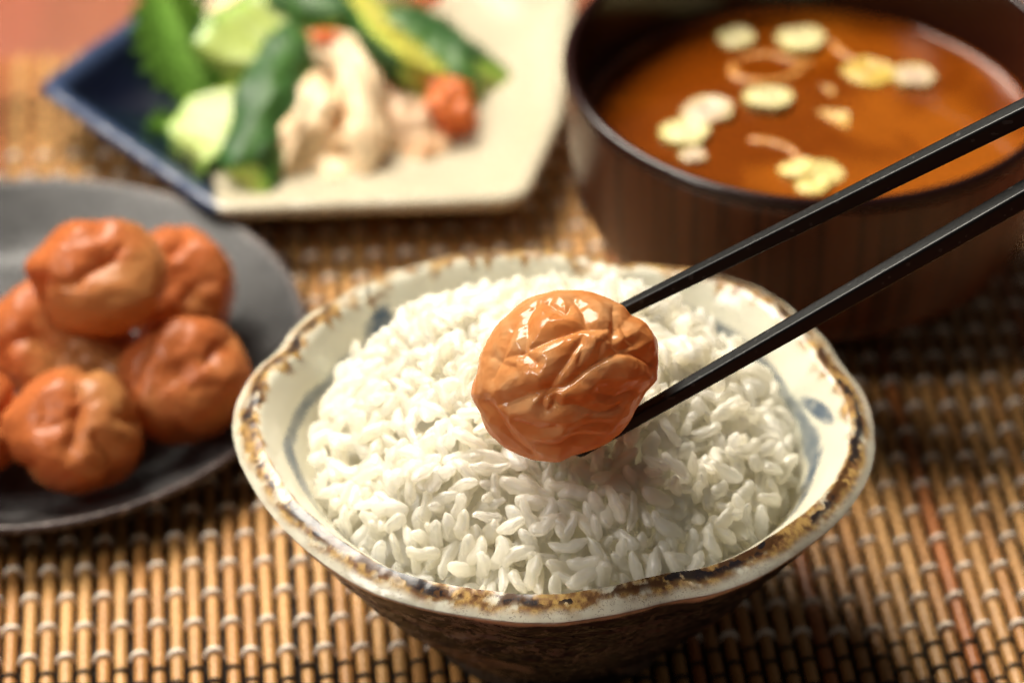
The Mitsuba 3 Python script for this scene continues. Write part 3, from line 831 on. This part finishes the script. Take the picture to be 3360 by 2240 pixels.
def chicken(i, pts, r, label, seed, flat=(1.0, 0.8), tone=(0.86, 0.67, 0.43)):
    path, _ = resample(np.array(pts) + ON_PLATE, 46)
    t = np.linspace(-1, 1, 46)
    rad = np.clip(1 - np.abs(t)**3.2, 0, 1)**0.6 * r
    rad = rad * (1 + 0.35 * (meshkit.noise(np.stack([t * 3.2, 0 * t + seed, 0 * t], -1)) - 0.5))
    m = sweep(path, np.maximum(rad, r * 0.06), 40, flat)
    v = np.array(m.vertices)
    cc = np.vstack([np.repeat(path, 40, 0), path[0], path[-1]])
    ang = np.r_[np.tile(np.arange(40) / 40, 46), 0, 0]
    al = np.r_[np.repeat(t, 40), -1, 1]
    fib = meshkit.fbm(np.stack([np.cos(ang * 6.2832) * 9 + seed, np.sin(ang * 6.2832) * 9, al * 1.4], -1), 4, seed) - 0.5
    lump = meshkit.fbm(v * 160 + seed, 3) - 0.5
    v = v + (v - cc) * (fib * 1.25 + lump * 0.35)[:, None]
    col = np.array(tone) * (0.82 + 0.36 * meshkit.fbm(v * 240, 3, seed)[:, None])
    st = np.clip((meshkit.fbm(v * 110, 3, seed + 4) - 0.55) * 5, 0, 1)[:, None] * 0.5
    col = col * (1 - st) + np.array([0.70, 0.34, 0.12]) * st
    entry(num('chicken_strip', i), trimesh.Trimesh(v, m.faces, process=False), 'mat_food', True, color=col, label=label, category='chicken', group='shredded chicken in the salad')


chicken(0, [(-0.0515, 0.168, 0.024), (-0.0560, 0.153, 0.021), (-0.0620, 0.139, 0.014)], 0.0058, 'thick cream chicken strip at the front of the salad, beside the dark cucumber wedge', 1)
chicken(1, [(-0.0560, 0.176, 0.027), (-0.0470, 0.168, 0.029), (-0.0425, 0.154, 0.024), (-0.0420, 0.139, 0.015)], 0.0050, 'arched chicken strip bending down in the middle of the salad', 2)
chicken(2, [(-0.0860, 0.181, 0.020), (-0.0760, 0.192, 0.024), (-0.0620, 0.203, 0.024)], 0.0062, 'chicken strip at the back left, behind the pale cucumber chunk', 3)
chicken(3, [(-0.0375, 0.164, 0.020), (-0.0310, 0.155, 0.017), (-0.0270, 0.146, 0.013)], 0.0062, 'knobbly chicken piece at the front right, below the orange plum flesh', 4, tone=(0.74, 0.52, 0.33))
chicken(4, [(-0.0530, 0.150, 0.014), (-0.0490, 0.142, 0.013), (-0.0465, 0.137, 0.011)], 0.0045, 'small chicken scrap at the front between two larger strips', 5)
chicken(5, [(-0.0660, 0.136, 0.010), (-0.0600, 0.133, 0.0095), (-0.0545, 0.134, 0.0095)], 0.0028, 'thin chicken shred lying on the plate at the front', 6, tone=(0.72, 0.46, 0.24))
chicken(6, [(-0.0275, 0.147, 0.012), (-0.0215, 0.148, 0.010), (-0.0190, 0.151, 0.010)], 0.0032, 'small browned chicken shred at the right end of the salad', 7, tone=(0.72, 0.46, 0.22))
chicken(7, [(-0.0460, 0.205, 0.022), (-0.0390, 0.207, 0.022), (-0.0330, 0.208, 0.020)], 0.0050, 'chicken strip at the far back behind the cucumber spear', 8)


chicken(8, [(-0.0480, 0.166, 0.021), (-0.0510, 0.153, 0.018), (-0.0550, 0.141, 0.012)], 0.0042, 'narrow chicken strip lying between the thick strip and the arched one', 9)
chicken(9, [(-0.0400, 0.172, 0.022), (-0.0360, 0.160, 0.020), (-0.0345, 0.148, 0.012)], 0.0040, 'slim chicken strip right of the arched one', 10)


def plum_flesh(i, c, r, sq, label, seed):
    m = trimesh.creation.icosphere(subdivisions=4)
    d = np.array(m.vertices)
    k, near = crease_field(d, random_lines(np.random.default_rng(seed), 6))
    v = d * (0.85 + k + (meshkit.fbm(d * 2 + seed, 3) - 0.5) * 1.1)[:, None] * r * np.array(sq) + c + ON_PLATE
    col = np.array([0.72, 0.20, 0.05]) * (0.8 + 0.5 * meshkit.fbm(d * 3, 3, seed)[:, None])
    entry(num('plum_flesh', i), trimesh.Trimesh(v, m.faces, process=False), 'mat_plum', True, color=col, label=label, category='plum flesh', group='torn pickled plum in the salad')


plum_flesh(0, (-0.0232, 0.1615, 0.0195), 0.0088, (0.85, 1.1, 0.8), 'large orange red piece of plum flesh at the right of the salad', 3)
plum_flesh(1, (-0.0365, 0.1635, 0.0180), 0.0065, (0.9, 1.0, 1.0), 'small orange piece of plum flesh between the arched chicken and the cucumber spear', 4)
plum_flesh(2, (-0.0515, 0.1705, 0.0325), 0.0035, (1.3, 0.8, 0.7), 'tiny orange scrap of plum flesh on the arched chicken strip', 5)
plum_flesh(3, (-0.0290, 0.2090, 0.0200), 0.0035, (1.3, 0.8, 0.8), 'tiny orange scrap of plum flesh at the far back right', 6)


def shiso(key, base, tip, width, normal, label, seed, curl=0.004):
    """A perilla leaf: saw-toothed blade on a midrib, cupped, with side veins."""
    base, tip = np.array(base, float) + ON_PLATE, np.array(tip, float) + ON_PLATE
    ax = tip - base
    L = np.linalg.norm(ax)
    ax /= L
    nz = np.asarray(normal, float)
    nz = nz - ax * (nz @ ax)
    nz /= np.linalg.norm(nz)
    sx_ = np.cross(ax, nz)
    n, m = 121, 25
    t = np.linspace(0, 1, n)
    wdt = width * np.sin(np.pi * np.clip(t, 0, 1)**0.75)**0.8
    saw = (t * 9) % 1.0
    wdt = np.maximum(wdt * (1 - 0.62 * saw), 0.0002)
    u = np.linspace(-1, 1, m)
    Tt, U = np.meshgrid(t, u, indexing='ij')
    lat = U * wdt[:, None]
    fwd_ = Tt * L + 0.006 * np.abs(U) * (1 - Tt)
    vein = np.abs(((Tt * 8 - np.abs(U) * 0.9) % 1.0) - 0.5)
    hgt = curl * (np.abs(U)**1.6) * 1.2 + 0.006 * np.sin(Tt * 3.0) + 0.0006 * np.cos(vein * 6.28) * np.abs(U)
    v = (base + fwd_[..., None] * ax + lat[..., None] * sx_ + hgt[..., None] * nz).reshape(-1, 3)
    f = grid_faces(n, m, False)
    col = np.array([0.13, 0.27, 0.04]) * (0.75 + 0.5 * meshkit.fbm(v * 180, 3, seed)[:, None])
    rib = (np.clip(1 - np.abs(U) * 14, 0, 1) + 0.5 * np.clip(1 - (0.5 - vein) * 12, 0, 1)).reshape(-1, 1)
    col = col * (1 - 0.5 * np.clip(rib, 0, 1)) + np.array([0.25, 0.40, 0.10]) * 0.5 * np.clip(rib, 0, 1)
    entry(key, trimesh.Trimesh(v, f, process=False), 'mat_leaf', True, color=col, label=label, category='perilla leaf')


shiso('perilla_leaf', (-0.0755, 0.162, 0.012), (-0.0945, 0.212, 0.026), 0.0120, (-0.45, -0.35, 0.8), 'green saw-toothed perilla leaf standing at the left of the salad over the blue glaze', 3)
shiso('perilla_leaf_001', (-0.0820, 0.1560, 0.010), (-0.0955, 0.1600, 0.0125), 0.0045, (0.1, -0.3, 0.9), 'small green perilla tip poking out below the large leaf', 4, 0.001)

# ------------------------------------------------------------------ miso soup
SB = (0.0574, 0.1170)
thing('soup_bowl', 'dark brown lacquered wooden soup bowl full of miso soup', 'bowl')
outer = revolve([(a * 1.08, b) for a, b in [(0.0, 0.0016), (0.022, 0.0016), (0.0238, 0.0), (0.0262, 0.0), (0.0268, 0.0016), (0.0262, 0.0078), (0.0320, 0.0098), (0.0405, 0.0140), (0.0455, 0.0215), (0.0480, 0.0310), (0.0492, 0.0410), (0.0497, 0.0500), (0.0498, 0.0540), (0.0490, 0.0542), (0.0480, 0.0540)]], 320, SB)
outer.apply_translation([0, 0, Z0])
entry('soup_bowl__outer_wall', outer, 'mat_soup_wood', True)
inner_ = revolve([(a * 1.08, b) for a, b in [(0.0497, 0.0541), (0.0502, 0.0548), (0.0503, 0.0560), (0.0497, 0.0570), (0.0487, 0.0571), (0.0480, 0.0564), (0.0478, 0.0540), (0.0475, 0.0470), (0.0470, 0.0400), (0.0460, 0.0330), (0.0430, 0.0250), (0.0380, 0.0180), (0.0280, 0.0110), (0.0, 0.0095)]], 320, SB)
inner_.apply_translation([0, 0, Z0])
entry('soup_bowl__lacquered_lining', inner_, 'mat_lacquer', True, label='near black red lacquered inside and rim')
SZ = 0.0405
soup = revolve([(a * 1.08, b) for a, b in [(0.0, 0.0), (0.02, 0.0), (0.040, 0.0), (0.0445, 0.0001), (0.0462, 0.0004), (0.0466, 0.0008), (0.04685, 0.0013), (0.0468, 0.0006), (0.0460, -0.003), (0.042, -0.010), (0.0, -0.010)]], 256, SB, seg=200)
sv_ = np.array(soup.vertices)
top_ = sv_[:, 2] > -0.0002
sv_[:, 2] += np.where(top_, 0.00022 * (meshkit.fbm(sv_ * [90, 90, 0], 3, 6) - 0.5) * np.clip((0.049 - np.hypot(sv_[:, 0] - SB[0], sv_[:, 1] - SB[1])) / 0.01, 0, 1), 0)
soup = trimesh.Trimesh(sv_ + [0, 0, SZ], soup.faces, process=False)
entry('miso_soup', soup, 'mat_soup', True, label='cloudy orange brown miso soup in the dark lacquered bowl', category='soup')


def leek(i, x, y, R, tone, label, seed, tilt=(0, 0), dz=0.0, hole=0.12, h=0.0010, sq=(1, 1)):
    """A slice of leek afloat: nested rings, paler in the middle."""
    x, y, dz = x * 1.006, y + 0.0066, dz - 0.0004
    prof = []
    rr = np.linspace(hole, 1, 26)
    topz = h * (0.72 + 0.28 * np.abs(np.cos(rr * 9.0)))
    prof = [(hole * R, -h)] + [(a * R, z) for a, z in zip(rr, topz)] + [(R * 1.02, h * 0.3), (R, -h)]
    prof = [(a * 0.88, b) for a, b in prof]
    m = revolve(prof, 60, (0, 0), seg=60, wob=0.45, seed=seed)
    v = np.array(m.vertices)
    rad_ = np.hypot(v[:, 0], v[:, 1]) / R
    v = v * [sq[0], sq[1], 1]
    v[:, 2] += v[:, 0] * tilt[0] + v[:, 1] * tilt[1]
    k = np.clip((rad_ - 0.55) / 0.45, 0, 1)[:, None]**1.5
    col = np.array(tone) * (1 - k) + np.array([0.47, 0.41, 0.09]) * k
    col = col * (0.85 + 0.3 * meshkit.fbm(v * 400, 2, seed)[:, None])
    entry(num('leek_slice', i), trimesh.Trimesh(v + [x, y, SZ + dz], m.faces, process=False), 'mat_food', True, color=col, label=label, category='leek', group='leek slices floating in the miso soup')


CRM, PNK, YEL = (0.66, 0.57, 0.30), (0.56, 0.41, 0.28), (0.55, 0.35, 0.07)
leek(0, 0.0577, 0.1484, 0.0066, CRM, 'pale green leek slice at the back of the soup', 1, (0.0, -0.10), 0.0006)
leek(1, 0.0431, 0.1490, 0.0048, CRM, 'small leek slice in the shade at the back left of the soup', 2, (0.05, 0), 0.0003)
leek(2, 0.0488, 0.1235, 0.0064, CRM, 'bright leek slice in the middle of the soup', 3, (-0.05, -0.15), 0.0008)
leek(3, 0.0349, 0.1188, 0.0060, PNK, 'pinkish leek slice at the left, just behind another', 4, (0.12, 0.05), 0.0004, sq=(1.1, 0.9))
leek(4, 0.0301, 0.1103, 0.0062, CRM, 'pale leek slice at the left edge of the soup', 5, (0.0, -0.1), 0.0005)
leek(5, 0.0718, 0.1352, 0.0058, YEL, 'yellow leek slice touching a pinkish one at the right of the soup', 6, (0.0, 0.0), 0.0000, sq=(1.2, 1))
leek(6, 0.0816, 0.1324, 0.0054, PNK, 'pinkish leek slice at the right of the soup', 7, (-0.08, -0.05), 0.0006)
leek(7, 0.0606, 0.1155, 0.0058, (0.62, 0.34, 0.08), 'sunken amber leek slice right of the bright one', 8, (0.12, 0.1), -0.0008, sq=(1.1, 0.9))
leek(8, 0.0535, 0.0965, 0.0050, (0.76, 0.58, 0.22), 'leek slice near the front rim, left of two joined ones', 9, (0.1, -0.2), 0.0004)
leek(9, 0.0590, 0.0945, 0.0044, (0.80, 0.66, 0.26), 'leek slice near the front rim, tilted against its neighbour', 10, (-0.25, 0.1), 0.0006)
leek(10, 0.0560, 0.0905, 0.0040, (0.78, 0.62, 0.20), 'small leek slice nearest the front rim', 11, (0.1, 0.1), 0.0004)
leek(11, 0.0312, 0.1015, 0.0034, PNK, 'tiny pinkish leek slice near the left front rim', 12, (0, 0), 0.0003)
leek(12, 0.0605, 0.1268, 0.0034, (0.60, 0.30, 0.08), 'small sunken leek slice right behind the bright one', 13, (0.2, 0.1), -0.0009)
leek(13, 0.0265, 0.1085, 0.0026, PNK, 'tiny leek slice at the far left rim of the soup', 14, (0, 0), 0.0003)


def shred(i, pts, r, label, seed):
    p, _ = resample(np.array(pts) + [0, 0.0066, -0.0003], 40)
    m = sweep(p, r * (0.8 + 0.4 * meshkit.noise(np.stack([np.arange(40) / 6, np.zeros(40) + seed, np.zeros(40)], -1))), 10, (1.0, 0.6))
    col = np.tile([0.50, 0.22, 0.05], (len(m.vertices), 1)) * (0.8 + 0.4 * meshkit.fbm(np.array(m.vertices) * 300, 2, seed)[:, None])
    entry(num('fried_tofu_shred', i), m, 'mat_food', True, color=col, label=label, category='fried tofu', group='thin fried tofu shreds in the soup')


shred(0, [(0.042, 0.1385, SZ), (0.0425, 0.1330, SZ + .0004), (0.0480, 0.1310, SZ + .0005), (0.0540, 0.1330, SZ + .0004), (0.0575, 0.1370, SZ)], 0.0011, 'long curved tofu shred behind the bright leek slice', 1)
shred(1, [(0.0440, 0.1415, SZ), (0.0500, 0.1425, SZ + .0004), (0.0550, 0.1400, SZ + .0004), (0.0600, 0.1390, SZ)], 0.0010, 'tofu shred at the back, between two leek slices', 2)
shred(2, [(0.0440, 0.1085, SZ), (0.0490, 0.1070, SZ + .0003), (0.0530, 0.1040, SZ + .0003), (0.0545, 0.1000, SZ)], 0.0011, 'bent tofu shred left of the front leek slices', 3)
shred(3, [(0.0650, 0.1480, SZ), (0.0670, 0.1430, SZ + .0003), (0.0700, 0.1400, SZ + .0002)], 0.0010, 'short tofu shred at the back right of the soup', 4)


# ------------------------------------------------------------------ chopsticks
def chopstick(i, tip, end, r0, r1, label, roll):
    tip, end = np.array(tip, float), np.array(end, float)
    d = (end - tip) / np.linalg.norm(end - tip)
    L = 0.225
    n = 60
    t = np.linspace(0, 1, n)
    t = np.r_[0, 0.0006, 0.002, 0.004, 0.007, t[1:-1], 1.0]
    rad = r0 + (r1 - r0) * np.clip(t * L / 0.095, 0, 1)**0.8 + 0.0006 * np.clip(t - 0.42, 0, 1)
    rad = rad * np.sqrt(np.clip(1 - (1 - np.clip(t * L / 0.0014, 0, 1))**2, 0.06, 1))
    up = UP * math.cos(roll) + BACK * math.sin(roll)
    m = sweep(tip + t[:, None] * L * d, rad, 48, up=up, square=0.85)
    entry(num('chopstick', i), m, 'mat_chopstick', 40, label=label, category='chopstick', group='pair of black chopsticks')


chopstick(0, (0.0033, -0.0240, 0.0665), (0.0823, -0.0043, 0.1091), 0.00105, 0.00190, 'lower black lacquered chopstick, its tip showing under the held plum', 0.55)
chopstick(1, (0.0043, -0.0060, 0.0800), (0.0823, 0.0045, 0.1207), 0.00095, 0.00185, 'upper black lacquered chopstick, its tip hidden behind the held plum', 0.55)
